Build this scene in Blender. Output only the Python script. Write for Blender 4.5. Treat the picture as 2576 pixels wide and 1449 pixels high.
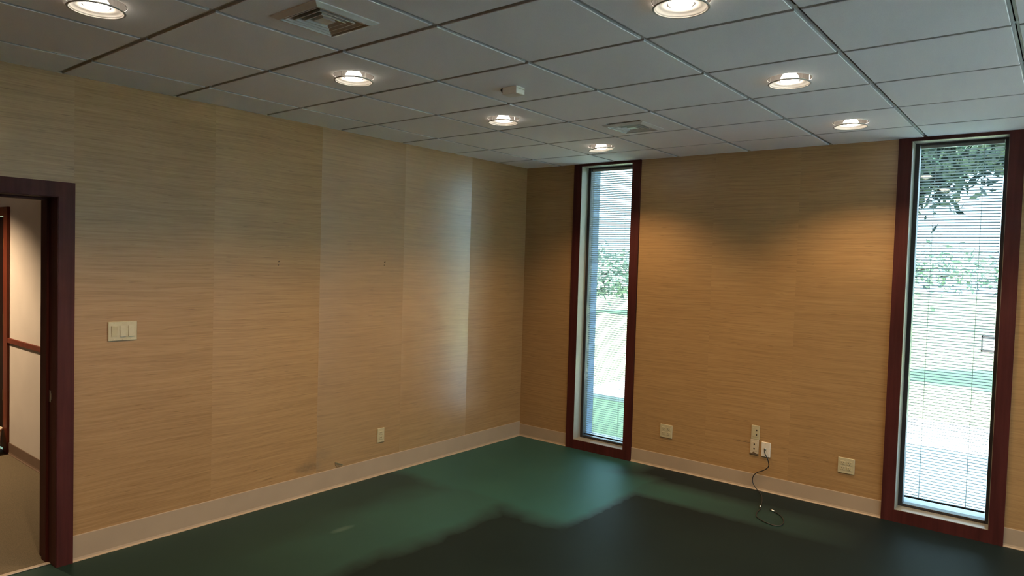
import bpy, math, random
from mathutils import Matrix, Vector

for o in list(bpy.data.objects):
    bpy.data.objects.remove(o, do_unlink=True)
scene = bpy.context.scene
COL = scene.collection
random.seed(11)

# ------------------------------------------------------------------ camera
H = 2.684                                   # ceiling height
YAW, PITCH, ROLL = 0.6775, -0.0363, 0.0297
fw = Vector((-math.sin(YAW) * math.cos(PITCH), math.cos(YAW) * math.cos(PITCH), math.sin(PITCH)))
rt = Vector((math.cos(YAW), math.sin(YAW), 0))
up = rt.cross(fw)
r2 = rt * math.cos(ROLL) + up * math.sin(ROLL)
u2 = -rt * math.sin(ROLL) + up * math.cos(ROLL)
cam_data = bpy.data.cameras.new('camera')
cam = bpy.data.objects.new('camera', cam_data)
COL.objects.link(cam)
cam_data.sensor_width = 36.0
cam_data.lens = 1739.75 / 2576 * 36.0
cam_data.clip_start = 0.05
cam_data.clip_end = 300
m = Matrix((r2, u2, -fw)).transposed().to_4x4()
m.translation = Vector((4.2593, -5.4825, 1.7408))
cam.matrix_world = m
scene.camera = cam

# ------------------------------------------------------------------ world, sun, exposure
SKY_STRENGTH = 5.0
SUN_STRENGTH = 54.0
LAMP_W = 72.0
world = bpy.data.worlds.new('sky')
scene.world = world
world.use_nodes = True
wn = world.node_tree.nodes
bg = wn['Background']
bg.inputs['Color'].default_value = (0.56, 0.82, 1.0, 1)
bg.inputs['Strength'].default_value = SKY_STRENGTH
sun_data = bpy.data.lights.new('sun', 'SUN')
sun_data.energy = SUN_STRENGTH
sun_data.color = (1.0, 0.95, 0.86)
sun_data.angle = math.radians(1.0)
sun = bpy.data.objects.new('sun', sun_data)
COL.objects.link(sun)
sun.rotation_euler = Vector((0.25, 0.62, -0.75)).to_track_quat('-Z', 'Y').to_euler()
scene.view_settings.view_transform = 'Standard'
scene.view_settings.look = 'None'
scene.view_settings.exposure = 0.2
scene.view_settings.gamma = 1.0
scene.view_settings.use_curve_mapping = False
scene.cycles.adaptive_threshold = 0.03
scene.cycles.use_light_tree = False
scene.cycles.sample_clamp_indirect = 50.0
scene.cycles.max_bounces = 8
scene.cycles.diffuse_bounces = 5
scene.cycles.glossy_bounces = 3
scene.cycles.transparent_max_bounces = 16
scene.cycles.caustics_reflective = False
scene.cycles.caustics_refractive = False

# ------------------------------------------------------------------ helpers
def link(o, parent=None):
    COL.objects.link(o)
    if parent is not None:
        o.parent = parent
    return o

def mesh_data(name, verts, faces, mat=None, smooth=False):
    me = bpy.data.meshes.new(name)
    me.from_pydata([tuple(v) for v in verts], [], faces)
    if mat is not None:
        me.materials.append(mat)
    if smooth:
        for p in me.polygons:
            p.use_smooth = True
    me.update()
    return me

class MB:
    """collects shapes into one mesh"""
    def __init__(self):
        self.v, self.f = [], []
    def add(self, vs, fs):
        n = len(self.v)
        self.v += [tuple(v) for v in vs]
        self.f += [tuple(i + n for i in f) for f in fs]
        return self
    def box(self, a, b, bev=0.0):
        x0, x1 = sorted((a[0], b[0])); y0, y1 = sorted((a[1], b[1])); z0, z1 = sorted((a[2], b[2]))
        if bev <= 0:
            vs = [(x, y, z) for z in (z0, z1) for y in (y0, y1) for x in (x0, x1)]
            return self.add(vs, [(0, 2, 3, 1), (4, 5, 7, 6), (0, 1, 5, 4), (2, 6, 7, 3), (0, 4, 6, 2), (1, 3, 7, 5)])
        b_ = min(bev, (x1 - x0) * .45, (y1 - y0) * .45, (z1 - z0) * .45)
        vs, idx = [], {}
        for i, x in enumerate((x0, x1)):
            for j, y in enumerate((y0, y1)):
                for k, z in enumerate((z0, z1)):
                    sx, sy, sz = (1 if i == 0 else -1), (1 if j == 0 else -1), (1 if k == 0 else -1)
                    idx[i, j, k] = len(vs)
                    vs += [(x, y + sy * b_, z + sz * b_), (x + sx * b_, y, z + sz * b_), (x + sx * b_, y + sy * b_, z)]
        I = lambda i, j, k, a_: idx[i, j, k] + a_
        fs = []
        for s in (0, 1):
            q = [I(s, 0, 0, 0), I(s, 1, 0, 0), I(s, 1, 1, 0), I(s, 0, 1, 0)]; fs.append(q if s else q[::-1])
            q = [I(0, s, 0, 1), I(0, s, 1, 1), I(1, s, 1, 1), I(1, s, 0, 1)]; fs.append(q if s else q[::-1])
            q = [I(0, 0, s, 2), I(1, 0, s, 2), I(1, 1, s, 2), I(0, 1, s, 2)]; fs.append(q if s else q[::-1])
        for a_ in (0, 1):
            for b2 in (0, 1):
                fs.append([I(0, a_, b2, 1), I(1, a_, b2, 1), I(1, a_, b2, 2), I(0, a_, b2, 2)])
                fs.append([I(a_, 0, b2, 0), I(a_, 1, b2, 0), I(a_, 1, b2, 2), I(a_, 0, b2, 2)])
                fs.append([I(a_, b2, 0, 0), I(a_, b2, 1, 0), I(a_, b2, 1, 1), I(a_, b2, 0, 1)])
        for i in (0, 1):
            for j in (0, 1):
                for k in (0, 1):
                    fs.append([I(i, j, k, 0), I(i, j, k, 1), I(i, j, k, 2)])
        return self.add(vs, fs)
    def lathe(self, prof, n=32, c=(0, 0, 0), axis='z', closed=False):
        vs, fs = [], []
        for i in range(n):
            a = 2 * math.pi * i / n
            for r, h in prof:
                p = (r * math.cos(a), r * math.sin(a), h)
                if axis == 'y': p = (p[0], p[2], p[1])
                if axis == 'x': p = (p[2], p[0], p[1])
                vs.append((p[0] + c[0], p[1] + c[1], p[2] + c[2]))
        k = len(prof)
        for i in range(n):
            j = (i + 1) % n
            for q in range(k - 1 + (1 if closed else 0)):
                q2 = (q + 1) % k
                fs.append((i * k + q, j * k + q, j * k + q2, i * k + q2))
        return self.add(vs, fs)
    def tube(self, pts, rad, n=8):
        pts = [Vector(p) for p in pts]
        rads = rad if isinstance(rad, (list, tuple)) else [rad] * len(pts)
        vs, fs = [], []
        ref = Vector((0.13, 0.21, 0.97))
        for i, p in enumerate(pts):
            t = (pts[min(i + 1, len(pts) - 1)] - pts[max(i - 1, 0)]).normalized()
            a = t.cross(ref)
            if a.length < 1e-3: a = t.cross(Vector((1, 0, 0)))
            a.normalize(); b = t.cross(a)
            for k in range(n):
                w = 2 * math.pi * k / n
                vs.append(p + (a * math.cos(w) + b * math.sin(w)) * rads[i])
        for i in range(len(pts) - 1):
            for k in range(n):
                l = (k + 1) % n
                fs.append((i * n + k, i * n + l, (i + 1) * n + l, (i + 1) * n + k))
        fs.append(tuple(range(n))[::-1])
        fs.append(tuple((len(pts) - 1) * n + k for k in range(n)))
        return self.add(vs, fs)
    def build(self, name, mat, parent=None, smooth=False):
        o = bpy.data.objects.new(name, mesh_data(name, self.v, self.f, mat, smooth))
        return link(o, parent)

def empty(name, loc=(0, 0, 0)):
    o = bpy.data.objects.new(name, None)
    o.location = loc
    o.empty_display_size = 0.05
    return link(o)

def tag(o, label, cat, group=None):
    o['label'] = label
    o['category'] = cat
    if group: o['group'] = group
    return o

def struct(o, label=None):
    o['kind'] = 'structure'
    if label: o['label'] = label
    return o

def catmull(pts, n=8):
    P = [Vector(p) for p in pts]
    P = [P[0] * 2 - P[1]] + P + [P[-1] * 2 - P[-2]]
    out = []
    for i in range(1, len(P) - 2):
        for k in range(n):
            t = k / n
            a, b, c, d = P[i - 1], P[i], P[i + 1], P[i + 2]
            out.append(0.5 * ((2 * b) + (c - a) * t + (2 * a - 5 * b + 4 * c - d) * t * t + (3 * b - a - 3 * c + d) * t ** 3))
    out.append(P[-2])
    return out

# ------------------------------------------------------------------ materials
class NT:
    def __init__(self, name):
        self.m = bpy.data.materials.new(name)
        self.m.use_nodes = True
        self.t = self.m.node_tree
        self.n = self.t.nodes
        self.b = self.n['Principled BSDF']
    def node(self, kind, **kw):
        x = self.n.new(kind)
        for k, v in kw.items():
            setattr(x, k, v)
        return x
    def l(self, a, b):
        self.t.links.new(a, b)
    def val(self, sock, v):
        if hasattr(v, 'is_linked') or hasattr(v, 'links'):
            self.l(v, sock)
        else:
            sock.default_value = v
    def math(self, op, a, b=0.0, c=None, clamp=False):
        x = self.node('ShaderNodeMath', operation=op)
        x.use_clamp = clamp
        self.val(x.inputs[0], a); self.val(x.inputs[1], b)
        if c is not None: self.val(x.inputs[2], c)
        return x.outputs[0]
    def noise(self, vec, scale=1.0, detail=2.0, rough=0.5):
        x = self.node('ShaderNodeTexNoise')
        self.l(vec, x.inputs['Vector'])
        x.inputs['Scale'].default_value = scale
        x.inputs['Detail'].default_value = detail
        x.inputs['Roughness'].default_value = rough
        return x.outputs['Fac']
    def ramp(self, fac, stops):
        x = self.node('ShaderNodeValToRGB')
        e = x.color_ramp.elements
        while len(e) < len(stops): e.new(0.5)
        for s, (p, c) in zip(e, stops):
            s.position = p; s.color = (*c, 1)
        self.val(x.inputs[0], fac)
        return x.outputs[0]
    def mix(self, fac, a, b, blend='MIX'):
        x = self.node('ShaderNodeMix', data_type='RGBA', blend_type=blend)
        self.val(x.inputs[0], fac)
        for s, v in ((x.inputs[6], a), (x.inputs[7], b)):
            if isinstance(v, tuple): s.default_value = (*v, 1)
            else: self.l(v, s)
        return x.outputs[2]
    def bump(self, h, strength=0.2, dist=0.002):
        x = self.node('ShaderNodeBump')
        x.inputs['Strength'].default_value = strength
        x.inputs['Distance'].default_value = dist
        self.l(h, x.inputs['Height'])
        self.l(x.outputs[0], self.b.inputs['Normal'])
    def pos(self):
        g = self.node('ShaderNodeNewGeometry')
        s = self.node('ShaderNodeSeparateXYZ')
        self.l(g.outputs['Position'], s.inputs[0])
        return g.outputs['Position'], s.outputs
    def comb(self, x, y, z):
        c = self.node('ShaderNodeCombineXYZ')
        for s, v in zip(c.inputs, (x, y, z)): self.val(s, v)
        return c.outputs[0]
    def base(self, v):
        if isinstance(v, tuple): self.b.inputs['Base Color'].default_value = (*v, 1)
        else: self.l(v, self.b.inputs['Base Color'])
    def set(self, **kw):
        for k, v in kw.items():
            self.val(self.b.inputs[k.replace('_', ' ')], v)
        return self.m

def plain(name, col, rough=0.5, metal=0.0, var=0.06, scale=30.0, spec=0.5):
    t = NT(name)
    p, _ = t.pos()
    f = t.noise(p, scale, 1)
    a = tuple(c * (1 - var) for c in col); b = tuple(min(1, c * (1 + var)) for c in col)
    t.base(t.ramp(f, [(0.3, a), (0.7, b)]))
    t.b.inputs['Specular IOR Level'].default_value = spec
    return t.set(Roughness=rough, Metallic=metal)

def grasscloth():
    t = NT('grasscloth_wallpaper')
    p, s = t.pos()
    oi = t.node('ShaderNodeObjectInfo')
    along = t.math('ADD', s[0], s[1])
    seed = t.math('MULTIPLY', oi.outputs['Random'], 97.0)
    zz = t.math('ADD', s[2], t.math('MULTIPLY', t.noise(t.comb(along, seed, s[2]), 3.0, 0), 0.02))
    fine = t.noise(t.comb(t.math('MULTIPLY', along, 5.0), t.math('MULTIPLY', zz, 260.0), seed), 1.0, 2, 0.65)
    band = t.noise(t.comb(t.math('MULTIPLY', along, 2.2), t.math('MULTIPLY', zz, 75.0), seed), 1.0, 2, 0.6)
    slub = t.noise(t.comb(t.math('MULTIPLY', along, 9.0), t.math('MULTIPLY', zz, 120.0), t.math('ADD', seed, 7.0)), 1.0, 1, 0.6)
    mixf = t.math('ADD', t.math('MULTIPLY', fine, 0.45), t.math('MULTIPLY', band, 0.55))
    col = t.ramp(mixf, [(0.30, (0.243, 0.135, 0.050)), (0.50, (0.330, 0.192, 0.076)), (0.70, (0.396, 0.241, 0.104))])
    dark = t.ramp(slub, [(0.66, (1, 1, 1)), (0.80, (0.62, 0.58, 0.52))])
    col = t.mix(0.8, col, dark, 'MULTIPLY')
    tint = t.node('ShaderNodeAttribute', attribute_type='OBJECT', attribute_name='tint')
    tv = t.math('ADD', 0.93, tint.outputs['Fac'])
    col = t.mix(1.0, col, t.comb(tv, tv, tv), 'MULTIPLY')
    # scuffs left of the wall socket on the side wall
    def blob(y, z, ry, rz):
        dy = t.math('DIVIDE', t.math('SUBTRACT', s[1], y), ry)
        dz = t.math('DIVIDE', t.math('SUBTRACT', s[2], z), rz)
        d = t.math('ADD', t.math('MULTIPLY', dy, dy), t.math('MULTIPLY', dz, dz))
        return t.math('SUBTRACT', 1.0, d, clamp=True)
    b1 = blob(-2.50, 0.205, 0.13, 0.05)
    b2 = blob(-2.40, 0.275, 0.13, 0.05)
    bn = t.noise(p, 38.0, 3, 0.6)
    m_ = t.math('MULTIPLY', t.math('MAXIMUM', b1, t.math('MULTIPLY', b2, 0.5)), t.math('MULTIPLY', bn, 1.5))
    near = t.math('LESS_THAN', s[0], 0.01)
    m_ = t.math('MULTIPLY', m_, near, clamp=True)
    col = t.mix(t.math('MULTIPLY', m_, 0.75), col, (0.13, 0.085, 0.045))
    t.base(col)
    gl = t.node('ShaderNodeAttribute', attribute_type='OBJECT', attribute_name='gloss')
    t.set(Roughness=t.math('SUBTRACT', 0.46, gl.outputs['Fac']))
    t.set(Specular_IOR_Level=t.math('ADD', 0.02, t.math('MULTIPLY', gl.outputs['Fac'], 5.0)))
    t.b.inputs['IOR'].default_value = 1.9
    t.bump(slub, 0.2, 0.0012)
    return t.m

def carpet():
    t = NT('green_carpet')
    p, s = t.pos()
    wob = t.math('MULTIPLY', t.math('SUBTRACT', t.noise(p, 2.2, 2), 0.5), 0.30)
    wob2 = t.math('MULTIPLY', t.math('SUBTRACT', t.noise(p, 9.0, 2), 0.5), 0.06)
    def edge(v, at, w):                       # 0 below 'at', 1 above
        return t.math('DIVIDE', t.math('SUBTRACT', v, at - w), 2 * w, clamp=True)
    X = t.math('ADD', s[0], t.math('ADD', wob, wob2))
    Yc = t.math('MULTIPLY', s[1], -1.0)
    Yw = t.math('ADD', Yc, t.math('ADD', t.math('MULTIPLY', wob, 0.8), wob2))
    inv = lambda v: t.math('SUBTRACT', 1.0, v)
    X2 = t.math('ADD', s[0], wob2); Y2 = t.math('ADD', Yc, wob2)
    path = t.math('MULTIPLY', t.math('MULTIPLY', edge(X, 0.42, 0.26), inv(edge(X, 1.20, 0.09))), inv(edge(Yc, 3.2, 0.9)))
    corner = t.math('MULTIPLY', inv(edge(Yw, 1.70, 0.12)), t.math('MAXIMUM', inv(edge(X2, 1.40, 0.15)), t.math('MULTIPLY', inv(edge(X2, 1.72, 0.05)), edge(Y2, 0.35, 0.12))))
    along = t.math('MULTIPLY', t.math('MULTIPLY', inv(edge(Y2, 0.76, 0.05)), edge(Y2, 0.40, 0.10)), inv(edge(s[0], 2.6, 0.7)))  # worn strip stops early, painting shade beside the wall and right-hand window
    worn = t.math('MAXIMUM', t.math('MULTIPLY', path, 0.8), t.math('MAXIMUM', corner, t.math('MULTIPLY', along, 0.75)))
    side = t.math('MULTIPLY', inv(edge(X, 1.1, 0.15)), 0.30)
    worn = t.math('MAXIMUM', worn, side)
    unworn_shaded = inv(worn)  # unworn pile plus the shade painted near the window wall
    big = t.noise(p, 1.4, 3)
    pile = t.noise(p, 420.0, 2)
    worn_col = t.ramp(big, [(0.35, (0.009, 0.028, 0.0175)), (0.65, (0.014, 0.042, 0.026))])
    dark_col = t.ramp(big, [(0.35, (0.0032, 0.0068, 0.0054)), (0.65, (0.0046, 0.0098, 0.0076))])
    col = t.mix(unworn_shaded, worn_col, dark_col)
    # pale scuff on the side-wall part of the floor
    dx = t.math('DIVIDE', t.math('SUBTRACT', s[0], 0.70), 0.035)
    dy = t.math('DIVIDE', t.math('SUBTRACT', s[1], -2.72), 0.10)
    sc = t.math('SUBTRACT', 1.0, t.math('ADD', t.math('MULTIPLY', dx, dx), t.math('MULTIPLY', dy, dy)), clamp=True)
    col = t.mix(t.math('MULTIPLY', sc, 0.35), col, (0.10, 0.14, 0.11))
    pv = t.math('ADD', 0.62, t.math('MULTIPLY', pile, 0.45))
    col = t.mix(1.0, col, t.comb(pv, pv, pv), 'MULTIPLY')
    t.base(col)
    t.set(Roughness=0.5)
    t.set(Specular_IOR_Level=t.math('SUBTRACT', 1.0, t.math('MULTIPLY', unworn_shaded, 0.95)))
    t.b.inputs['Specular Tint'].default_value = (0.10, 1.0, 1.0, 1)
    t.b.inputs['Sheen Weight'].default_value = 0.03
    t.b.inputs['IOR'].default_value = 1.6
    return t.m

def wood(name, col, rough=0.32):
    t = NT(name)
    p, s = t.pos()
    g = t.noise(t.comb(t.math('MULTIPLY', s[0], 30.0), t.math('MULTIPLY', s[1], 30.0), t.math('MULTIPLY', s[2], 1.8)), 1.0, 4, 0.6)
    t.base(t.ramp(g, [(0.3, tuple(c * 0.7 for c in col)), (0.7, tuple(c * 1.25 for c in col))]))
    t.b.inputs['Specular IOR Level'].default_value = 0.15
    return t.set(Roughness=rough)

def tile_mat():
    t = NT('acoustic_tile')
    p, s = t.pos()
    f = t.noise(p, 260.0, 1, 0.6)
    g = t.noise(p, 1.2, 0)
    t.base(t.mix(0.5, t.ramp(f, [(0.30, (0.78, 0.78, 0.79)), (0.55, (0.89, 0.89, 0.90))]),
                 t.ramp(g, [(0.3, (0.82, 0.82, 0.83)), (0.7, (0.87, 0.87, 0.88))])))
    t.b.inputs['Specular IOR Level'].default_value = 0.2
    return t.set(Roughness=0.9)

def glass_mat():
    m_ = bpy.data.materials.new('window_glass')
    m_.use_nodes = True
    n = m_.node_tree.nodes; l = m_.node_tree.links
    n.clear()
    out = n.new('ShaderNodeOutputMaterial')
    tr = n.new('ShaderNodeBsdfTransparent'); tr.inputs[0].default_value = (0.93, 0.96, 0.95, 1)
    gl = n.new('ShaderNodeBsdfGlossy'); gl.inputs['Roughness'].default_value = 0.0
    fr = n.new('ShaderNodeFresnel'); fr.inputs[0].default_value = 1.45
    mx = n.new('ShaderNodeMixShader')
    l.new(fr.outputs[0], mx.inputs[0]); l.new(tr.outputs[0], mx.inputs[1]); l.new(gl.outputs[0], mx.inputs[2])
    l.new(mx.outputs[0], out.inputs[0])
    return m_

def emit(name, col, strength):
    m_ = bpy.data.materials.new(name)
    m_.use_nodes = True
    n = m_.node_tree.nodes; l = m_.node_tree.links
    n.clear()
    out = n.new('ShaderNodeOutputMaterial')
    e = n.new('ShaderNodeEmission'); e.inputs[0].default_value = (*col, 1); e.inputs[1].default_value = strength
    l.new(e.outputs[0], out.inputs[0])
    return m_

def grass_mat():
    t = NT('lawn_grass')
    p, s = t.pos()
    f = t.noise(p, 6.0, 4); g = t.noise(p, 0.35, 2)
    t.base(t.mix(0.5, t.ramp(f, [(0.3, (0.15, 0.21, 0.11)), (0.7, (0.27, 0.35, 0.19))]),
                 t.ramp(g, [(0.3, (0.17, 0.23, 0.12)), (0.7, (0.30, 0.36, 0.20))])))
    return t.set(Roughness=0.9)

M = dict(
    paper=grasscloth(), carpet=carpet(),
    trim=wood('mahogany_trim', (0.052, 0.0115, 0.0095), 0.55),
    hall_trim=wood('hall_mahogany', (0.13, 0.030, 0.016), 0.35),
    door=wood('dark_door_veneer', (0.010, 0.0035, 0.0035), 0.5),
    base=plain('vinyl_cove_base', (0.32, 0.24, 0.16), 0.55, var=0.04, scale=6),
    hall_base=plain('hall_cove_base', (0.16, 0.11, 0.085), 0.55, var=0.05, scale=6),
    plaster=plain('wall_plaster', (0.45, 0.38, 0.28), 0.9),
    tile=tile_mat(), tile_edge=plain('shade_toned_tile_edge', (0.44, 0.44, 0.43), 0.9, var=0.05, scale=80), tee=plain('painted_tee', (0.52, 0.52, 0.51), 0.45, var=0.03),  # edge tone darkened to put shade into the tile gaps
    deck=plain('plenum_deck', (0.12, 0.12, 0.12), 0.9),
    jamb=plain('beige_jamb_paint', (0.27, 0.245, 0.19), 0.35, var=0.03),
    sash=plain('dark_bronze_sash', (0.022, 0.020, 0.022), 0.4, var=0.05),
    glass=glass_mat(),
    slat=plain('aluminium_slat', (0.52, 0.55, 0.55), 0.45, var=0.02, scale=8),
    cord=plain('blind_cord', (0.75, 0.75, 0.72), 0.8),
    ivory=plain('ivory_plastic', (0.41, 0.355, 0.215), 0.35, var=0.03, scale=60),
    white=plain('white_plastic', (0.74, 0.70, 0.62), 0.35, var=0.02, scale=60),
    almond=plain('almond_plastic', (0.46, 0.38, 0.26), 0.4, var=0.03, scale=60),
    plate_white=plain('warm_white_plastic', (0.60, 0.54, 0.44), 0.35, var=0.02, scale=60),
    dark=plain('dark_slot', (0.03, 0.024, 0.018), 0.6),
    black=plain('black_rubber', (0.012, 0.011, 0.011), 0.45),
    steel=plain('nickel_metal', (0.62, 0.62, 0.60), 0.28, 1.0, var=0.03),
    brass=plain('polished_brass', (0.75, 0.52, 0.14), 0.4, 0.4, var=0.04),
    vent=plain('painted_diffuser', (0.60, 0.59, 0.56), 0.4, var=0.03),
    duct=plain('duct_interior', (0.05, 0.045, 0.04), 0.8),
    black_can=plain('black_can', (0.014, 0.012, 0.010), 0.6),
    can=plain('white_reflector', (0.80, 0.77, 0.72), 0.45, var=0.02),
    ring=plain('trim_ring_paint', (0.42, 0.40, 0.37), 0.35, var=0.03),
    hall_paint=plain('hall_wall_paint', (0.60, 0.58, 0.58), 0.7, var=0.03, scale=4),
    hall_carpet=plain('tan_hall_carpet', (0.13, 0.108, 0.072), 0.95, var=0.25, scale=240),
    strip=plain('threshold_strip', (0.42, 0.36, 0.30), 0.4, var=0.05),
    bulb=emit('lamp_bulb_glow', (1.0, 0.86, 0.70), 30.0),
    stain=plain('torn_edge_brown', (0.10, 0.065, 0.035), 0.9, var=0.3, scale=80),
    papertear=plain('torn_paper_back', (0.46, 0.36, 0.20), 0.8, var=0.1, scale=80),
    grass=grass_mat(),
    concrete=plain('pale_concrete', (0.58, 0.60, 0.62), 0.9, var=0.1, scale=4),
    brick=plain('sky_tinted_render', (0.20, 0.26, 0.36), 0.9, var=0.1, scale=5),  # bluish tone carries the sky light on the outer reveal
    bark=plain('tree_bark', (0.02, 0.017, 0.014), 0.9, var=0.4, scale=20),
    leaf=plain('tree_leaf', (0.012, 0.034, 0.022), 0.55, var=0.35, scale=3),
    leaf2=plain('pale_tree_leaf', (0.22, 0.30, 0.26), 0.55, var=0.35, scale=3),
)

# ------------------------------------------------------------------ room shell
XR, YB = 6.10, -6.85                        # right wall, rear wall
WT = 0.30                                   # outside wall
LT = 0.215                                  # wall to the hallway
WIN = [(0.578, 1.278), (3.291, 4.004)]      # outer edges of the window casings
CW = 0.082                                  # casing width
Z0, Z1 = 0.085, 2.662                       # window opening
DY0, DY1, DZ = -5.03, -4.115, 2.024         # doorway in the side wall

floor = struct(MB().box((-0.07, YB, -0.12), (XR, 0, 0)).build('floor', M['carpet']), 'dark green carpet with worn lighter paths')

wl = MB()
wl.box((-LT, DY1, 0), (0, WT, H + 0.30)).box((-LT, YB, 0), (0, DY0, H + 0.30)).box((-LT, DY0, DZ), (0, DY1, H + 0.30))
wall_left = struct(wl.build('wall_left', M['plaster']), 'wall of tan grasscloth paper with a doorway')
wb = MB()
xs = [0.0]
for a, b in WIN:
    xs += [a + CW, b - CW]
xs.append(XR)
for i in range(0, len(xs), 2):
    wb.box((xs[i], 0, -0.2), (xs[i + 1], WT, H + 0.30))
for a, b in WIN:
    wb.box((a + CW, 0, -0.2), (b - CW, WT, Z0 - 0.02)).box((a + CW, 0, Z1), (b - CW, WT, H + 0.30))
wall_back = struct(wb.build('wall_back', M['plaster']), 'window wall of tan grasscloth paper')
WINR = [(0.20, 1.35), (1.50, 2.65), (2.80, 3.95)]         # added unseen right-wall windows, sized to light the ceiling (distance from the window wall)
wr = MB()
ys = [-WT]
for a, b in WINR:
    ys += [a + CW, b - CW]
ys.append(-YB)
for i in range(0, len(ys), 2):
    wr.box((XR, -ys[i], -0.2), (XR + WT, -ys[i + 1], H + 0.30))
for a, b in WINR:
    wr.box((XR, -a - CW, -0.2), (XR + WT, -b + CW, Z0 - 0.02)).box((XR, -a - CW, Z1), (XR + WT, -b + CW, H + 0.30))
wall_right = struct(wr.build('wall_right', M['plaster']))
wall_rear = struct(MB().box((-LT, YB - 0.2, 0), (XR + 0.2, YB, H + 0.30)).build('wall_rear', M['plaster']))
struct(MB().box((-5.6, YB - 0.6, H + 0.31), (XR + 0.7, WT + 0.35, H + 0.60)).build('roof', M['deck']))

# wallpaper strips: each hung length is a thin sheet of its own
def strip(parent, a, b, gloss=0.0, tint=0.0):
    o = MB().box(a, b).build('wallpaper_strip', M['paper'], parent)
    o['gloss'] = gloss; o['tint'] = tint
    return o
T = 0.0016
edges = [0.0, -0.815, -1.620, -2.430, -3.235, -4.035]
gl = [0.08, 0.17, 0.12, 0.04, 0.03]
tn = [-0.05, 0.05, 0.00, 0.03, -0.03]
for i in range(5):
    strip(wall_left, (0, edges[i], 0), (T, edges[i + 1], H), gl[i], tn[i])
strip(wall_left, (0, -4.035, 2.02), (T, -4.84, H), 0.04, 0.02)
strip(wall_left, (0, -4.84, 2.02), (T, -5.11, H), 0.05, -0.02)
strip(wall_left, (0, -5.11, 0), (T, -5.65, H), 0.05, -0.02)
strip(wall_left, (0, -5.65, 0), (T, -6.46, H), 0.05, 0.02)
strip(wall_left, (0, -6.46, 0), (T, YB, H), 0.05, 0.0)
bx = [(0.0, 0.60), (1.26, 1.958), (1.958, 2.633), (2.633, 3.31), (3.985, 4.68), (4.68, 5.36), (5.36, XR)]
bt = [-0.04, 0.0, 0.03, -0.02, 0.0, 0.02, -0.02]
for (a, b), t_ in zip(bx, bt):
    strip(wall_back, (a, 0, 0), (b, -T, H), 0.05, t_)
for a, b in ((0, 0.22), (1.33, 1.52), (2.63, 2.82), (3.93, 4.6), (4.6, 5.4), (5.4, 6.2), (6.2, -YB)):
    strip(wall_right, (XR, -a, 0), (XR - T, -b, H), 0.05, random.uniform(-.03, .03))
x = 0.0
while x < XR - 0.01:
    x2 = min(XR, x + 0.81)
    strip(wall_rear, (x, YB, 0), (x2, YB + T, H), 0.05, random.uniform(-.03, .03)); x = x2

# cove base: a vinyl strip with a toe that flares onto the carpet
def cove(name, parent, a, b, n, h, mat):
    """a, b: ends on the wall line; n: direction into the room"""
    prof = [(0.0, 0.0), (0.014, 0.0), (0.0135, 0.003), (0.008, 0.009), (0.0055, 0.02), (0.005, h - 0.004), (0.0035, h), (0.0, h)]
    vs, fs = [], []
    for e in (a, b):
        for d, z in prof:
            vs.append((e[0] + n[0] * d, e[1] + n[1] * d, z))
    k = len(prof)
    for i in range(k):
        j = (i + 1) % k
        fs.append((i, j, k + j, k + i))
    fs += [tuple(range(k))[::-1], tuple(range(k, 2 * k))]
    return MB().add(vs, fs).build(name, mat, parent)
bl = struct(cove('baseboard_left', None, (T, 0.0), (T, -4.035), (1, 0), 0.148, M['base']), 'tan vinyl cove base')
struct(cove('baseboard_left', None, (T, -5.11), (T, YB), (1, 0), 0.148, M['base']))
for a, b in ((0.0, 0.578), (1.278, 3.291), (4.004, XR)):
    struct(cove('baseboard_back', None, (a, -T), (b, -T), (0, -1), 0.124, M['base']))
for a, b in ((0, 0.20), (1.35, 1.50), (2.65, 2.80), (3.95, -YB)):
    struct(cove('baseboard_right', None, (XR - T, -a), (XR - T, -b), (-1, 0), 0.124, M['base']))
struct(cove('baseboard_rear', None, (0, YB + T), (XR, YB + T), (0, 1), 0.14, M['base']))

# ------------------------------------------------------------------ ceiling: recessed tees, drop-edge tiles
SX, SY, X1, Y7 = 0.6084, 0.6096, 0.408, -0.4487
cx = [0.0] + [X1 + SX * i for i in range(10)]
cx = [c for c in cx if c < XR - 0.05] + [XR]
cy = [0.0] + [Y7 - SY * i for i in range(11)]
cy = [c for c in cy if c > YB + 0.05] + [YB]
DROP, TEE = 0.012, 0.0135
ceiling = struct(MB().box((0, YB, H + 0.20), (XR, 0, H + 0.24)).build('ceiling', M['deck']), 'suspended ceiling of square white acoustic tiles')
for i, c in enumerate(cx[1:-1]):
    MB().box((c - TEE, YB, H + DROP), (c + TEE, 0, H + DROP + 0.002)).box((c - 0.002, YB, H + DROP), (c + 0.002, 0, H + DROP + 0.035)).build('main_tee', M['tee'], ceiling)
for j, c in enumerate(cy[1:-1]):
    MB().box((0, c - TEE, H + DROP - 0.0003), (XR, c + TEE, H + DROP + 0.0017)).build('cross_tee', M['tee'], ceiling)
LX = [X1 + SX * 1.5, X1 + SX * 4.5, X1 + SX * 7.5]
LY = [Y7 - SY * (0.5 + 2 * k) for k in range(5)]
lamp_cells = {(2 + 3 * a, 1 + 2 * b): (LX[a], LY[b]) for a in range(3) for b in range(5)}
vent_cells = [(3, 2), (3, 6)]
HOLE_R, VENT_A = 0.104, 0.128

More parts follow.
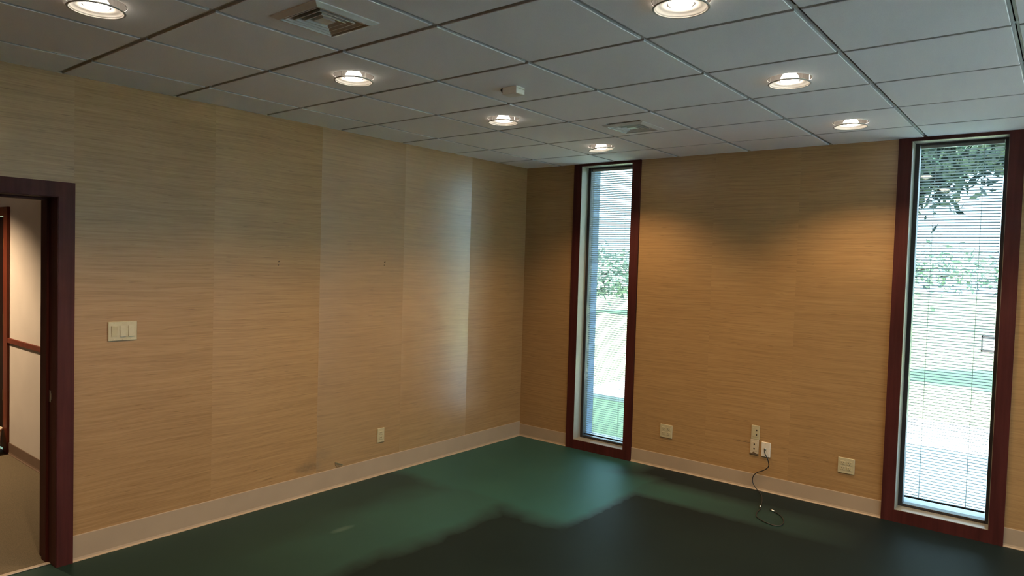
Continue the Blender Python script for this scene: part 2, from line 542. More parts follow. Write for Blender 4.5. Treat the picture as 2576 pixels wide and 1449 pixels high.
def tile_mesh(w, d, hole=None):
    """lower face at z=0 centred on the origin; chamfered drop edge"""
    a, b, c = w / 2, d / 2, 0.002
    mb = MB()
    if hole is None:
        prof = [(a - c, b - c, 0), (a, b, c), (a, b, 0.018)]
        vs = [(sx * p[0], sy * p[1], p[2]) for p in prof for sx, sy in ((-1, -1), (1, -1), (1, 1), (-1, 1))]
        fs = [(0, 3, 2, 1), (8, 9, 10, 11)]
        for r in (0, 4):
            fs += [(r + k, r + (k + 1) % 4, r + 4 + (k + 1) % 4, r + 4 + k) for k in range(4)]
        me = mesh_data('ceiling_tile', mb.add(vs, fs).v, mb.f, M['tile'])
        me.materials.append(M['tile_edge'])
        for p in me.polygons[6:]: p.material_index = 1
        return me
    n = 32
    def sq(t, A, B):
        x_, y_ = math.cos(t), math.sin(t)
        k = 1 / max(abs(x_), abs(y_))
        return (x_ * k * A, y_ * k * B)
    rings = []
    for kind in range(6):
        ring = []
        for i in range(n):
            t = 2 * math.pi * i / n
            inner = (math.cos(t) * HOLE_R, math.sin(t) * HOLE_R) if hole == 'round' else sq(t, VENT_A, VENT_A)
            p = [(*inner, 0.016), (*inner, 0), (*sq(t, a - c, b - c), 0), (*sq(t, a, b), c), (*sq(t, a, b), 0.016), (*inner, 0.016)][kind]
            ring.append(p)
        rings.append(ring)
    vs = [p for r in rings for p in r]
    fs = []
    for r in range(5):
        for i in range(n):
            j = (i + 1) % n
            fs.append((r * n + i, r * n + j, (r + 1) * n + j, (r + 1) * n + i))
    me = mesh_data('ceiling_tile', vs, fs, M['tile'])
    me.materials.append(M['tile_edge'])
    for p in me.polygons[3 * n:4 * n]: p.material_index = 1
    return me

cache = {}
for i in range(len(cx) - 1):
    for j in range(len(cy) - 1):
        xa, xb = cx[i], cx[i + 1]
        ya, yb = cy[j + 1], cy[j]
        g = 0.0125
        xa2 = xa + (g if i > 0 else 0.0005); xb2 = xb - (g if i < len(cx) - 2 else 0.0005)
        ya2 = ya + (g if j < len(cy) - 2 else 0.0005); yb2 = yb - (g if j > 0 else 0.0005)
        hole = 'round' if (i, j) in lamp_cells else ('square' if (i, j) in vent_cells else None)
        key = (round(xb2 - xa2, 3), round(yb2 - ya2, 3), hole)
        if key not in cache:
            cache[key] = tile_mesh(xb2 - xa2, yb2 - ya2, hole)
        o = bpy.data.objects.new('ceiling_tile', cache[key])
        o.location = ((xa2 + xb2) / 2, (ya2 + yb2) / 2, H)
        link(o, ceiling)

# ------------------------------------------------------------------ doorway in the side wall
door1 = empty('door_1', (0, (DY0 + DY1) / 2, 0))
struct(door1, 'dark red mahogany door frame around the open doorway')
def part(mb, name, mat, parent):
    o = mb.build(name, mat, None)
    o.parent = parent
    o.matrix_parent_inverse = Matrix.Translation(parent.location).inverted()
    return o
def casing_piece(poly, y0, y1, axis):
    """poly in the wall plane, extruded from y0 to y1 across the wall"""
    vs = []
    for d in (y0, y1):
        for q in poly:
            vs.append((q[0], d, q[1]) if axis == 'y' else (d, q[0], q[1]))
    k = len(poly)
    fs = [tuple(range(k)), tuple(range(k, 2 * k))[::-1]] + [(i, i + k, (i + 1) % k + k, (i + 1) % k) for i in range(k)]
    return MB().add(vs, fs)
DC = 0.080
for side, xa, xb in ((1, 0.0, 0.021), (-1, -LT - 0.021, -LT)):
    o0, o1, ot = DY0 - DC, DY1 + DC, DZ + DC
    part(casing_piece([(DY1, 0), (o1, 0), (o1, ot), (DY1, DZ)], xa, xb, 'x'), 'door_casing', M['trim'], door1)
    part(casing_piece([(DY0, 0), (o0, 0), (o0, ot), (DY0, DZ)], xa, xb, 'x'), 'door_casing', M['trim'], door1)
    part(casing_piece([(DY0, DZ), (DY1, DZ), (o1, ot), (o0, ot)], xa, xb, 'x'), 'head_casing', M['trim'], door1)
JT = 0.004
part(MB().box((-LT - 0.019, DY1 - JT, 0), (0.019, DY1, DZ), 0.001), 'jamb', M['trim'], door1)
part(MB().box((-LT - 0.019, DY0, 0), (0.019, DY0 + JT, DZ), 0.001), 'jamb', M['trim'], door1)
part(MB().box((-LT - 0.019, DY0 + JT, DZ - JT), (0.019, DY1 - JT, DZ), 0.001), 'head_jamb', M['trim'], door1)
part(MB().box((-0.165, DY1 - JT - 0.012, 0), (-0.10, DY1 - JT, DZ - JT), 0.001), 'door_stop', M['trim'], door1)
part(MB().box((-0.165, DY0 + JT, 0), (-0.10, DY0 + JT + 0.012, DZ - JT), 0.001), 'door_stop', M['trim'], door1)
part(MB().box((-0.165, DY0 + JT + 0.012, DZ - JT - 0.012), (-0.10, DY1 - JT - 0.012, DZ - JT), 0.001), 'door_stop', M['trim'], door1)
part(MB().box((-0.092, DY1 - JT - 0.0015, 0.90), (-0.062, DY1 - JT, 0.965)).box((-0.064, DY1 - JT - 0.003, 0.915), (-0.054, DY1 - JT, 0.95)), 'strike_plate', M['steel'], door1)
struct(MB().box((-0.085, DY0 + JT, 0.0), (-0.055, DY1 - JT, 0.006), 0.002).build('trim_1', M['strip']), 'thin carpet strip across the threshold')

# ------------------------------------------------------------------ hallway beyond
HX, HY, HZ = -5.4, -3.604, 2.55
struct(MB().box((HX, YB, -0.12), (-0.07, HY, -0.001)).build('floor', M['hall_carpet']), 'tan hallway carpet')
HD0, HD1 = -3.66, -2.745                   # hallway door opening (x)
hw = MB().box((HD1, HY, 0), (-LT, HY + 0.12, HZ + 0.1)).box((HX, HY, 0), (HD0, HY + 0.12, HZ + 0.1)).box((HD0, HY, 2.015), (HD1, HY + 0.12, HZ + 0.1))
wall_hall = struct(hw.build('wall_hall', M['hall_paint']), 'off-white hallway wall')
struct(MB().box((HX - 0.1, YB, 0), (HX, HY + 0.1, HZ + 0.1)).build('wall_hall_end', M['hall_paint']))
struct(MB().box((HX, YB - 0.1, 0), (-LT, YB, HZ + 0.1)).build('wall_hall_side', M['hall_paint']))
hc = struct(MB().box((HX, YB, HZ), (-LT, HY, HZ + 0.05)).build('ceiling', M['hall_paint']), 'plain hallway ceiling')
struct(MB().box((HD1 + 0.075, HY - 0.018, 0.942), (-LT, HY, 0.985), 0.004).build('trim_2', M['hall_trim']), 'mahogany chair rail along the hallway wall')
struct(cove('baseboard_hall', None, (HD1 + 0.075, HY), (-LT, HY), (0, -1), 0.095, M['hall_base']), 'brown cove base in the hallway')
door2 = struct(empty('door_2', (-3.24, HY, 0)), 'dark hallway door with brass hinges')
DC2 = 0.075
part(casing_piece([(HD1, 0), (HD1 + DC2, 0), (HD1 + DC2, 2.01 + DC2), (HD1, 2.01)], HY - 0.02, HY, 'y'), 'door_casing', M['hall_trim'], door2)
part(casing_piece([(HD0, 0), (HD0 - DC2, 0), (HD0 - DC2, 2.01 + DC2), (HD0, 2.01)], HY - 0.02, HY, 'y'), 'door_casing', M['hall_trim'], door2)
part(casing_piece([(HD0, 2.01), (HD1, 2.01), (HD1 + DC2, 2.01 + DC2), (HD0 - DC2, 2.01 + DC2)], HY - 0.02, HY, 'y'), 'head_casing', M['hall_trim'], door2)
part(MB().box((HD1 - 0.03, HY - 0.019, 0), (HD1, HY + 0.12, 2.01)), 'jamb', M['hall_trim'], door2)
part(MB().box((HD0, HY - 0.019, 0), (HD0 + 0.03, HY + 0.12, 2.01)), 'jamb', M['hall_trim'], door2)
leaf = part(MB().box((HD0 + 0.032, HY + 0.004, 0.01), (HD1 - 0.032, HY + 0.044, 2.005), 0.003), 'door_leaf', M['door'], door2)
for z in (0.474, 1.122, 1.772):
    h_ = part(MB().box((HD1 - 0.105, HY - 0.0005, z - 0.048), (HD1 - 0.034, HY + 0.0045, z + 0.048), 0.001)
              .lathe([(0.0, -0.05), (0.008, -0.05), (0.008, 0.05), (0.0, 0.05)], 12, (HD1 - 0.04, HY - 0.006, z)), 'hinge', M['brass'], door2)
part(MB().lathe([(0, 0.004), (0.03, 0.004), (0.03, -0.008), (0.012, -0.012), (0.012, -0.035), (0.028, -0.045), (0.028, -0.065), (0, -0.075)], 16, (HD0 + 0.11, HY, 0.95), 'y'), 'door_knob', M['brass'], door2)
binn = empty('waste_bin', (-2.77, -3.74, 0))
tag(binn, 'small white bin on the hallway carpet beside the dark door', 'bin')
MB().lathe([(0, 0.0), (0.088, 0.0), (0.092, 0.01), (0.106, 0.205), (0.103, 0.205), (0.088, 0.012), (0, 0.012)], 28).build('body', M['white'], binn, True)
MB().lathe([(0.102, 0.2), (0.112, 0.2), (0.112, 0.212), (0.102, 0.214)], 28, closed=True).build('rim', M['white'], binn, True)

# ------------------------------------------------------------------ windows with blinds between the panes
def window(n, a, b, blind_bottom, label, blabel, xform=None):
    w = struct(empty('window_%d' % n, ((a + b) / 2, 0, 0)), label)
    ia, ib = a + CW, b - CW
    F = -0.020
    part(casing_piece([(a, 0), (ia, Z0), (ia, Z1), (a, H)], F, 0, 'y'), 'side_casing', M['trim'], w)
    part(casing_piece([(b, 0), (ib, Z0), (ib, Z1), (b, H)], F, 0, 'y'), 'side_casing', M['trim'], w)
    part(casing_piece([(a, 0), (b, 0), (ib, Z0), (ia, Z0)], F, 0, 'y'), 'bottom_casing', M['trim'], w)
    part(casing_piece([(a, H), (b, H), (ib, Z1), (ia, Z1)], F, 0, 'y'), 'head_casing', M['trim'], w)
    # painted liner of the opening
    part(MB().box((ia, F + 0.004, Z0), (ia + 0.003, 0.098, Z1)), 'jamb', M['jamb'], w)
    part(MB().box((ib - 0.003, F + 0.004, Z0), (ib, 0.098, Z1)), 'jamb', M['jamb'], w)
    part(MB().box((ia + 0.003, F + 0.004, Z1 - 0.003), (ib - 0.003, 0.098, Z1)), 'head_jamb', M['jamb'], w)
    part(MB().box((ia + 0.003, F + 0.004, Z0 - 0.02), (ib - 0.003, 0.098, Z0 + 0.003)), 'sill', M['jamb'], w)
    # outer reveal
    part(MB().box((ia, 0.165, Z0), (ia + 0.004, WT + 0.01, Z1)), 'outer_jamb', M['brick'], w)
    part(MB().box((ib - 0.004, 0.165, Z0), (ib, WT + 0.01, Z1)), 'outer_jamb', M['brick'], w)
    part(MB().box((ia + 0.004, 0.165, Z0 - 0.02), (ib - 0.004, WT + 0.04, Z0 + 0.006)), 'outer_sill', M['concrete'], w)
    # sash
    s = 0.030
    y0, y1 = 0.098, 0.165
    part(MB().box((ia, y0, Z0), (ia + s, y1, Z1), 0.002), 'sash_stile', M['sash'], w)
    part(MB().box((ib - s, y0, Z0), (ib, y1, Z1), 0.002), 'sash_stile', M['sash'], w)
    part(MB().box((ia + s, y0, Z1 - 0.014), (ib - s, y1, Z1), 0.002), 'sash_rail', M['sash'], w)
    part(MB().box((ia + s, y0, Z0), (ib - s, y1, Z0 + 0.022), 0.002), 'sash_rail', M['sash'], w)
    for yy in (0.104, 0.157):
        part(MB().add([(ia + s, yy, Z0 + 0.022), (ib - s, yy, Z0 + 0.022), (ib - s, yy, Z1 - 0.014), (ia + s, yy, Z1 - 0.014)], [(0, 1, 2, 3)]), 'pane', M['glass'], w)
    if xform is not None:
        w.matrix_world = xform @ Matrix.Translation(w.location)
    if blabel is None:
        return w
    # blind
    wx0, wx1 = ia + s + 0.004, ib - s - 0.004
    zt = Z1 - 0.015
    bd = empty('window_blind', ((wx0 + wx1) / 2, 0.131, blind_bottom))
    tag(bd, blabel, 'blind', 'venetian blinds in the tall windows')
    def bpart(mb, name, mat):
        return part(mb, name, mat, bd)
    bpart(MB().box((wx0, 0.120, zt - 0.020), (wx1, 0.142, zt), 0.002), 'head_rail', M['slat'])
    bpart(MB().box((wx0, 0.122, blind_bottom), (wx1, 0.140, blind_bottom + 0.012), 0.002), 'bottom_rail', M['sash'])
    W = (wx1 - wx0) / 2
    prof = [(-0.0075, 0.0), (-0.004, 0.0010), (0.0, 0.0014), (0.004, 0.0010), (0.0075, 0.0)]
    vs = [(x_, p[0], p[1] + dz) for dz in (0.0, -0.0005) for x_ in (-W, W) for p in prof]
    fs = []
    for q in range(4):
        fs.append((q, q + 1, 5 + q + 1, 5 + q))
        fs.append((10 + q, 15 + q, 15 + q + 1, 10 + q + 1))
    fs += [(0, 5, 15, 10), (4, 14, 19, 9)]
    sm = mesh_data('slat', vs, fs, M['slat'])
    z = blind_bottom + 0.026
    pitch = 0.0199
    k = 0
    while z < zt - 0.028:
        o = bpy.data.objects.new('slat', sm)
        o.location = (0, 0, z - blind_bottom)
        o.rotation_euler = (math.radians(-26 + random.uniform(-1.5, 1.5)), math.radians(random.uniform(-0.06, 0.06)), 0)
        link(o, bd)
        z += pitch; k += 1
    for cx_ in (wx0 + (wx1 - wx0) * 0.19, wx0 + (wx1 - wx0) * 0.77):
        for yy in (0.1225, 0.1395):
            bpart(MB().tube([(cx_, yy, blind_bottom + 0.006), (cx_, yy, zt - 0.01)], 0.0011, 5), 'ladder_cord', M['cord'])
    return w
window(1, WIN[0][0], WIN[0][1], 0.115, 'tall narrow window with dark red casing near the corner', 'pale slatted blind in the window beside the room corner')
window(2, WIN[1][0], WIN[1][1], 0.150, 'tall narrow window with dark red casing on the right', 'pale slatted blind in the right-hand window')

RX = Matrix.Translation((XR, 0, 0)) @ Matrix.Rotation(-math.pi / 2, 4, 'Z')
for k, (a, b) in enumerate(WINR):
    window(3 + k, a, b, 0.15, 'unseen window added in the right wall for daylight', None, RX)

# ------------------------------------------------------------------ recessed downlights
def ordinal(a, b):
    return {
        (0, 0): 'recessed ceiling downlight nearest the corner window',
        (0, 1): 'recessed ceiling downlight between the sensor box and the left wall',
        (0, 2): 'recessed ceiling downlight just beyond the larger air vent',
        (0, 3): 'recessed ceiling downlight at the top left above the doorway',
        (1, 0): 'recessed ceiling downlight nearest the right-hand window',
        (1, 1): 'recessed ceiling downlight, second in the row leading to the right-hand window',
        (1, 2): 'recessed ceiling downlight cut by the top edge of the photo',
    }.get((a, b)) or 'recessed ceiling downlight added out of view for room light, %s in the %s row' % (('first', 'second', 'third', 'fourth', 'fifth')[b], ('left', 'middle', 'right')[a])  # unseen lamps continue the grid, added to balance room brightness
def downlight(x_, y_, z_, label, group, tilt=(0, 0), watts=LAMP_W, drop=0.026):
    d = empty('recessed_downlight', (x_, y_, z_))
    tag(d, label, 'ceiling light', group)
    MB().lathe([(0.101, 0.001), (0.101, 0.13), (0.0, 0.13), (0.0, 0.131), (0.1025, 0.131), (0.1025, 0.001)], 40, closed=True).build('housing', M['black_can'], d, False)
    r = MB().lathe([(0.0905, 0.0005), (0.093, -0.002), (0.0985, -0.002), (0.1005, 0.0), (0.0985, 0.002), (0.093, 0.0035)], 48, closed=True).build('trim_ring', M['ring'], d, True)
    rf = MB().lathe([(0.0915, 0.0), (0.087, 0.0065), (0.074, 0.0115), (0.050, 0.0135), (0.050, 0.0147), (0.074, 0.0127), (0.088, 0.0075), (0.0925, 0.001)], 48, closed=True).build('reflector', M['can'], d, True)
    for q in (r, rf):
        q.location = (0, 0, -drop)
        q.rotation_euler = (tilt[0], tilt[1], 0)
    for s in (-1, 1):
        MB().tube([(0.094 * s, 0, -drop + 0.002), (0.0935 * s, 0, 0.01), (0.092 * s, 0, 0.05)], 0.0012, 6).build('spring_clip', M['steel'], d)
    MB().lathe([(0.0, -0.022), (0.020, -0.021), (0.036, -0.017), (0.0445, -0.010), (0.0455, -0.004), (0.042, 0.006), (0.033, 0.020), (0.022, 0.040), (0.016, 0.06), (0.016, 0.128), (0.0, 0.128)], 20).build('bulb', M['bulb'], d, True)
    ld = bpy.data.lights.new('downlight_beam', 'SPOT')
    ld.energy = watts
    ld.color = (1.0, 0.68, 0.38)
    ld.spot_size = math.radians(128)
    ld.spot_blend = 0.6
    ld.shadow_soft_size = 0.035
    lo = bpy.data.objects.new('downlight_beam', ld)
    lo.location = (0, 0, -0.034)
    link(lo, d)
    return d
for a in range(3):
    for b in range(5):
        if a == 2 and b < 0: continue
        tl = (0.0, 0.0) if (a, b) != (0, 0) else (math.radians(4), math.radians(-6))
        downlight(LX[a], LY[b], H, ordinal(a, b), 'recessed downlights in the tiled ceiling', tl)
downlight(-2.9, -4.55, HZ, 'recessed downlight in the hallway ceiling', 'hallway downlights', watts=260)

# ------------------------------------------------------------------ air diffusers
def diffuser(x_, y_, label):
    d = empty('air_diffuser', (x_, y_, H))
    tag(d, label, 'air vent', 'square ceiling air vents')
    def sq_ring(prof, closed):
        vs, fs = [], []
        for hlf, z_ in prof:
            vs += [(-hlf, -hlf, z_), (hlf, -hlf, z_), (hlf, hlf, z_), (-hlf, hlf, z_)]
        k = len(prof)
        for r in range(k - 1 + (1 if closed else 0)):
            r2_ = (r + 1) % k
            for i in range(4):
                j = (i + 1) % 4
                fs.append((r * 4 + i, r * 4 + j, r2_ * 4 + j, r2_ * 4 + i))
        return MB().add(vs, fs)
    sq_ring([(0.152, -0.0005), (0.150, -0.004), (0.128, -0.014), (0.122, -0.014), (0.122, 0.02), (0.1265, 0.02), (0.1265, -0.0005)], True).build('frame', M['vent'], d)
    sq_ring([(0.1255, 0.02), (0.1255, 0.14), (0.0, 0.14)], False).build('duct', M['duct'], d)
    for hlf in (0.112, 0.085, 0.058):
        sq_ring([(hlf, -0.010), (hlf - 0.004, -0.0105), (hlf - 0.026, 0.020), (hlf - 0.022, 0.0205)], True).build('louver', M['vent'], d)
    sq_ring([(0.0, -0.009), (0.030, -0.009), (0.024, 0.006), (0.0, 0.006)], False).build('centre_plate', M['vent'], d)
    return d
for (i, j), lb in zip(vent_cells, ('square louvred ceiling air vent near the windows', 'square louvred ceiling air vent at the top of the picture')):
    diffuser((cx[i] + cx[i + 1]) / 2 - 0.015, (cy[j] + cy[j + 1]) / 2 + (0.05 if j == 2 else 0.0), lb)

# ------------------------------------------------------------------ small sensor box on the ceiling
sb = tag(empty('sensor_box', (1.881, -2.564, H)), 'small white box fixed to the middle ceiling tile', 'sensor')
MB().box((-0.050, -0.036, -0.040), (0.050, 0.036, 0.0), 0.003).build('housing', M['white'], sb)
MB().box((0.0500, -0.030, -0.014), (0.0508, 0.034, -0.011)).build('seam', M['ivory'], sb)
MB().add([(-0.05, -0.0365, -0.002), (-0.05, -0.0365, -0.03), (-0.062, -0.0365, -0.012), (-0.05, -0.02, -0.002), (-0.05, -0.02, -0.03), (-0.062, -0.02, -0.012)],
         [(0, 1, 2), (3, 5, 4), (0, 3, 4, 1), (1, 4, 5, 2), (2, 5, 3, 0)]).build('bracket', M['sash'], sb)

# ------------------------------------------------------------------ wall plates
def face_left(y_, z_):                       # local: x = along the wall to the viewer's right, y = out of the wall, z = up
    return Matrix.Translation((T, y_, z_)) @ Matrix(((0, 1, 0, 0), (1, 0, 0, 0), (0, 0, 1, 0), (0, 0, 0, 1)))
def face_back(x_, z_):
    return Matrix.Translation((x_, -T, z_)) @ Matrix(((1, 0, 0, 0), (0, -1, 0, 0), (0, 0, 1, 0), (0, 0, 0, 1)))
def at_wall(name, mw):
    o = empty(name)
    o.matrix_world = mw
    return o
def plate(w, h, d, mat, parent, bev=0.003):
    return MB().box((-w / 2, 0, -h / 2), (w / 2, d, h / 2), bev).build('plate', mat, parent)
def socket(parent, cx_, cz_, d, mat):
    s = MB().box((cx_ - 0.017, d, cz_ - 0.0135), (cx_ + 0.017, d + 0.0022, cz_ + 0.0135), 0.0015).build('socket', mat, parent)
    for dx, hh in ((-0.0063, 0.0045), (0.0063, 0.0038)):
        MB().box((cx_ + dx - 0.0013, d + 0.0018, cz_ + 0.002 - hh), (cx_ + dx + 0.0013, d + 0.0025, cz_ + 0.002 + hh)).build('slot', M['dark'], s)
    MB().lathe([(0, 0.0018), (0.0024, 0.0018), (0.0024, 0.0025), (0, 0.0025)], 10, (cx_, d, cz_ - 0.0085), 'y').build('ground_hole', M['dark'], s)
    return s
def screw(parent, cx_, cz_, d):
    MB().lathe([(0.0035, 0.0), (0.003, 0.001), (0.0, 0.0012)], 10, (cx_, d, cz_), 'y').build('screw', M['ivory'], parent)
def outlet(name, mw, gangs, label):
    o = at_wall(name, mw)
    tag(o, label, 'outlet')
    w = 0.073 + 0.041 * (gangs - 1)
    d = 0.007
    plate(w, 0.115, d, M['ivory'], o)
    for g_ in range(gangs):
        c_ = (g_ - (gangs - 1) / 2) * 0.046
        for s in (-1, 1):
            socket(o, c_, s * 0.0195, d, M['ivory'])
        screw(o, c_, 0, d)
    return o
outlet('wall_outlet', face_left(-1.823, 0.325), 1, 'single ivory power outlet low on the long left wall')
outlet('wall_outlet', face_back(1.609, 0.328), 2, 'double ivory power outlet just right of the corner window')
outlet('wall_outlet', face_back(3.048, 0.326), 2, 'double ivory power outlet just left of the right-hand window')

sw = at_wall('light_switch', face_left(-3.781, 1.280))
tag(sw, 'ivory three-gang light switch plate beside the doorway', 'light switch')
plate(0.158, 0.112, 0.008, M['ivory'], sw, 0.003)
for g_, tilt in ((-1, 1), (0, -1), (1, -1)):
    c_ = g_ * 0.046
    MB().box((c_ - 0.0175, 0.0078, -0.034), (c_ + 0.0175, 0.0084, 0.034)).build('rocker_frame', M['ivory'], sw)
    hi, lo_ = (0.0145, 0.0098) if tilt > 0 else (0.0098, 0.0145)
    vs = [(c_ + x_, y_, z_) for z_, yy in ((-0.031, lo_), (0.031, hi)) for x_, y_ in ((-0.0155, 0.008), (0.0155, 0.008), (0.0155, yy), (-0.0155, yy))]
    fs = [(0, 3, 2, 1), (4, 5, 6, 7), (0, 1, 5, 4), (1, 2, 6, 5), (2, 3, 7, 6), (3, 0, 4, 7)]
    MB().add(vs, fs).build('rocker', M['ivory'], sw)
for c_ in (-0.046, 0, 0.046):
    for z_ in (-0.047, 0.047):
        screw(sw, c_, z_, 0.008)

def jack_plate(x_, z_, label, dx, ragged, mat):
    o = at_wall('data_jack_plate', face_back(x_, z_))
    tag(o, label, 'wall plate', 'stacked narrow jack plates')
    plate(0.066, 0.112, 0.006, mat, o, 0.002)
    MB().box((-0.022, 0.006, -0.036), (0.022, 0.0075, 0.036), 0.001).build('insert', mat, o)
    for s in (0.018, -0.018):
        MB().box((dx - 0.0055, 0.007, s - 0.006), (dx + 0.0055, 0.0079, s + 0.006)).build('jack_hole', M['dark'], o)
    if ragged:
        pts = [(-0.04, -0.062), (-0.018, -0.055), (-0.006, -0.042), (0.004, -0.046), (0.012, -0.052), (0.034, -0.066), (0.012, -0.066), (-0.010, -0.064)]
        vs = [(px, yy, pz) for yy in (0.0003, 0.0086) for px, pz in pts]
        k = len(pts)
        fs = [tuple(range(k)), tuple(range(k, 2 * k))[::-1]] + [(i, i + k, (i + 1) % k + k, (i + 1) % k) for i in range(k)]
        MB().add(vs, fs).build('torn_edge', M['stain'], o)
    return o
jack_plate(2.376, 0.454, 'narrow ivory jack plate, upper of the stacked pair', 0.010, False, M['ivory'])
jack_plate(2.373, 0.341, 'narrow jack plate with torn lower edge, lower of the stacked pair', -0.001, True, M['almond'])
# split in the paper left of the plates
MB().box((2.20, -T - 0.0009, 0.362), (2.335, -T, 0.3645)).build('paper_tear', M['stain'], wall_back)

cp = at_wall('coax_plate', face_back(2.464, 0.333))
tag(cp, 'white wall plate with the black cable plugged into it', 'wall plate')
plate(0.071, 0.116, 0.011, M['plate_white'], cp, 0.003)
MB().lathe([(0, 0.011), (0.0085, 0.011), (0.0085, 0.014), (0.006, 0.015), (0.006, 0.028), (0.0, 0.028)], 12, (-0.003, 0, 0.004), 'y').build('connector', M['steel'], cp)
for z_ in (0.047, -0.047):
    screw(cp, 0, z_, 0.011)

cab = tag(empty('coaxial_cable', (2.46, -0.06, 0)), 'black cable hanging from the white wall plate onto the carpet', 'cable')
def cpart(mb, name, mat, smooth=True):
    o = mb.build(name, mat, None, smooth)
    o.parent = cab
    o.matrix_parent_inverse = Matrix.Translation(cab.location).inverted()
    return o
R_ = 0.0036
pts = [(2.461, -0.030, 0.337), (2.472, -0.055, 0.318), (2.496, -0.052, 0.27), (2.500, -0.035, 0.215), (2.465, -0.026, 0.175), (2.405, -0.024, 0.140),
       (2.378, -0.026, 0.10), (2.382, -0.030, 0.055), (2.412, -0.040, 0.020), (2.45, -0.065, R_), (2.49, -0.14, R_), (2.535, -0.26, R_), (2.565, -0.37, R_),
       (2.585, -0.45, R_), (2.592, -0.53, R_), (2.617, -0.61, R_), (2.66, -0.655, R_), (2.71, -0.685, R_), (2.765, -0.700, R_), (2.800, -0.675, R_),
       (2.800, -0.60, R_), (2.765, -0.51, R_), (2.715, -0.45, R_), (2.675, -0.424, R_)]
cpart(MB().tube(catmull(pts, 6), R_, 8), 'cord', M['black'])
def barrel(p, d, l, name):
    p = Vector(p); d = Vector(d).normalized()
    q = [p + d * t for t in (0, 0.001, l * .4, l * .42, l * .7, l * .72, l - 0.001, l)]
    cpart(MB().tube(q, [0.004, 0.0058, 0.0058, 0.0070, 0.0070, 0.0052, 0.0052, 0.003], 10), name, M['steel'])
barrel((2.563, -0.375, 0.007), (0.018, -0.075, 0), 0.035, 'connector')
barrel((2.682, -0.428, 0.007), (-0.07, 0.03, 0), 0.040, 'connector')

# nails and torn paper
for y_, z_, lb in ((-2.773, 1.694, 'small dark picture nail on the left wall, nearer the doorway'), (-1.826, 1.708, 'small dark picture nail on the left wall, nearer the corner')):
    nl = tag(at_wall('picture_nail', face_left(y_, z_)), lb, 'nail')
    MB().tube([(0, 0.0, 0.006), (0.001, 0.008, 0.010)], 0.0022, 8).lathe([(0, 0.008), (0.005, 0.008), (0.005, 0.010), (0, 0.0105)], 10, (0.001, 0, 0.010), 'y').build('nail', M['stain'], nl)
    MB().lathe([(0, 0.0002), (0.0045, 0.0002), (0.003, 0.001), (0, 0.001)], 10, (0.001, 0, -0.016), 'y').build('nail_hole', M['stain'], nl)
nl = tag(at_wall('picture_nail', face_back(2.754, 1.797)), 'tiny nail on the window wall between the two windows', 'nail')
MB().tube([(0, 0, 0), (0, 0.006, 0.001)], 0.0016, 8).lathe([(0, 0.006), (0.003, 0.006), (0.003, 0.007), (0, 0.0074)], 10, (0, 0, 0.001), 'y').build('nail', M['stain'], nl)
# curl of torn paper above the base
fl = at_wall('torn_paper_curl', face_left(-2.235, 0.165))
fl.parent = wall_left
vs, fs = [], []
n = 8
for i in range(n + 1):
    t = i / n
    a = -1.9 + 2.2 * t
    cxx = -0.02 + 0.05 * t + 0.012 * math.cos(a * 2)
    czz = 0.028 - 0.055 * t + 0.02 * t * t
    wd = 0.010 * math.sin(math.pi * min(1, t + 0.12))
    vs += [(cxx, 0.001, czz), (cxx + 0.006, 0.004 + wd, czz + 0.004 + wd * .6)]
for i in range(n):
    fs.append((2 * i, 2 * i + 1, 2 * i + 3, 2 * i + 2))
tf = MB().add(vs, fs).build('flap', M['papertear'], fl)
tf.modifiers.new('thickness', 'SOLIDIFY').thickness = 0.0008
MB().tube([(-0.028, 0.0008, 0.030), (-0.026, 0.0008, 0.008), (-0.012, 0.0008, -0.010), (0.02, 0.0008, -0.015), (0.042, 0.0008, -0.014)], 0.0016, 6).build('tear_line', M['stain'], fl)

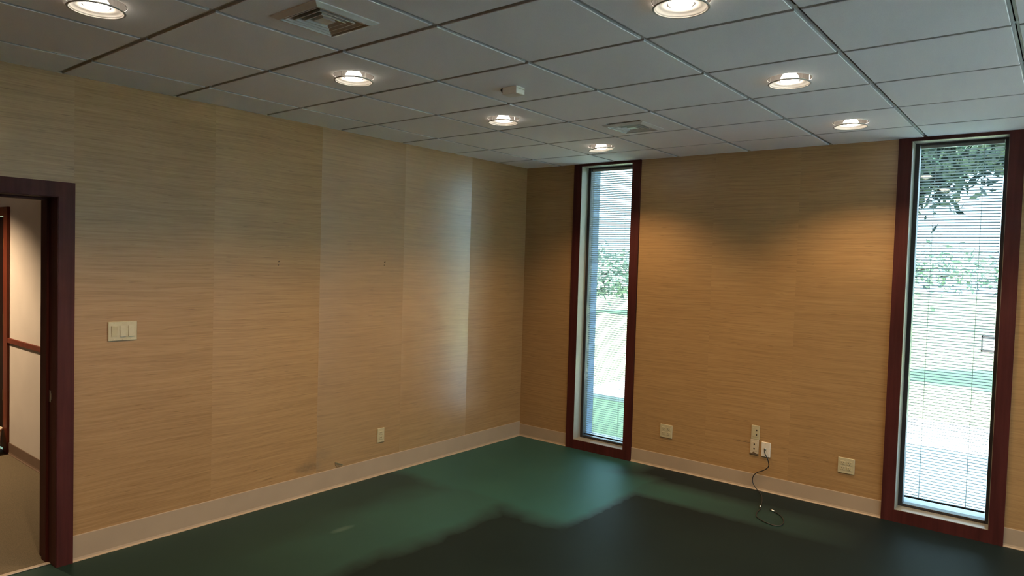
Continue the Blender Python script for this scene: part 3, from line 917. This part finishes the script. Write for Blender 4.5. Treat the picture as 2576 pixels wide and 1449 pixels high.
# ------------------------------------------------------------------ outdoors
lawn = struct(MB().add([(-60, -40, -0.23), (60, -40, -0.23), (60, 5, -0.25), (60, 90, -0.4), (-60, 90, -0.4), (-60, 5, -0.25)], [(0, 1, 2, 5), (5, 2, 3, 4)]).build('ground_lawn', M['grass']), 'sunlit lawn outside the windows')
struct(MB().box((-1.6, 3.4, -0.25), (12, 5.2, -0.19)).build('ground_path', M['concrete']), 'pale concrete path outside')
struct(MB().box((2.0, 0.6, -0.25), (XR + 1.0, 3.4, -0.195)).build('ground_path', M['concrete']), 'pale concrete apron below the right-hand window')
struct(MB().box((XR + 1.0, -30, -0.24), (XR + 14, 3.3, -0.20)).build('ground_paving', M['concrete']), 'unseen pale paving added outside the right wall for neutral bounce')  # unseen ground added so light bounced to the ceiling stays neutral
def tree(x_, y_, h, cz, rx, ry, rz, n, leafsize, label, mat, seed, cofs=(0, 0)):
    rnd = random.Random(seed)
    t = tag(empty('tree', (x_, y_, -0.3)), label, 'tree', 'trees outside the windows')
    top = Vector((cofs[0] * 0.6, cofs[1] * 0.6, cz + 0.3))
    MB().tube([(0, 0, 0), (0.04, 0.02, top.z * .35), (top.x * .5, top.y * .5, top.z * .7), tuple(top)], [0.16, 0.13, 0.10, 0.05], 10).build('trunk', M['bark'], t, True)
    br = MB()
    cl = []
    for k in range(9):
        a = rnd.uniform(0, 6.28); e = rnd.uniform(-0.5, 0.9)
        c = Vector((cofs[0] + math.cos(a) * math.cos(e) * rx * .62, cofs[1] + math.sin(a) * math.cos(e) * ry * .62, cz + 0.3 + math.sin(e) * rz * .62))
        cl.append(c)
        s0 = Vector((top.x * .6, top.y * .6, top.z * rnd.uniform(.6, .9)))
        br.tube([s0, (s0 + c) / 2 + Vector((0, 0, 0.1)), c], [0.05, 0.035, 0.012], 6)
    br.build('branches', M['bark'], t, True)
    lf = MB()
    for k in range(n):
        c = rnd.choice(cl)
        d = Vector((rnd.gauss(0, 1), rnd.gauss(0, 1), rnd.gauss(0, 1)))
        d = Vector((d.x * rx * .26, d.y * ry * .26, d.z * rz * .22))
        p = c + d
        a = Vector((rnd.uniform(-1, 1), rnd.uniform(-1, 1), rnd.uniform(-1, 1))).normalized()
        b = a.cross(Vector((rnd.uniform(-1, 1), rnd.uniform(-1, 1), rnd.uniform(-1, 1)))).normalized()
        s = leafsize * rnd.uniform(.6, 1.3)
        lf.add([p - a * s, p + b * s * .45, p + a * s, p - b * s * .45], [(0, 1, 2, 3)])
    o = lf.build('foliage', mat, t)
    o['kind'] = 'stuff'
    return t
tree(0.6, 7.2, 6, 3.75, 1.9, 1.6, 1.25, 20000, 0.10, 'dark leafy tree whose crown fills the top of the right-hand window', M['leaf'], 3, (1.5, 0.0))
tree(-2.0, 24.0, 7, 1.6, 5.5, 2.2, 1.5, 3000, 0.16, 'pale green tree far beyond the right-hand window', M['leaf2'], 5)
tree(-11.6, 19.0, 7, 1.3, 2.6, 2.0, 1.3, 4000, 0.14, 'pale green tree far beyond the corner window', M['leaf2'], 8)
ub = tag(empty('utility_box', (3.475, 5.9, -0.25)), 'dark-framed box on a post outside the right-hand window', 'utility box')
MB().box((0.09, -0.02, 0), (0.105, 0.02, 0.97), 0.004).build('post', M['white'], ub)
MB().box((-0.11, -0.06, 0.97), (-0.092, 0.06, 1.19)).box((0.092, -0.06, 0.97), (0.11, 0.06, 1.19)).box((-0.11, -0.06, 0.97), (0.11, 0.06, 1.0)).box((-0.11, -0.06, 1.16), (0.11, 0.06, 1.19)).build('frame', M['sash'], ub)
MB().box((-0.092, -0.04, 1.0), (0.092, 0.04, 1.16)).build('panel', M['white'], ub)
MB().box((0.045, -0.05, 1.19), (0.11, 0.05, 1.42), 0.004).build('cap', M['sash'], ub)
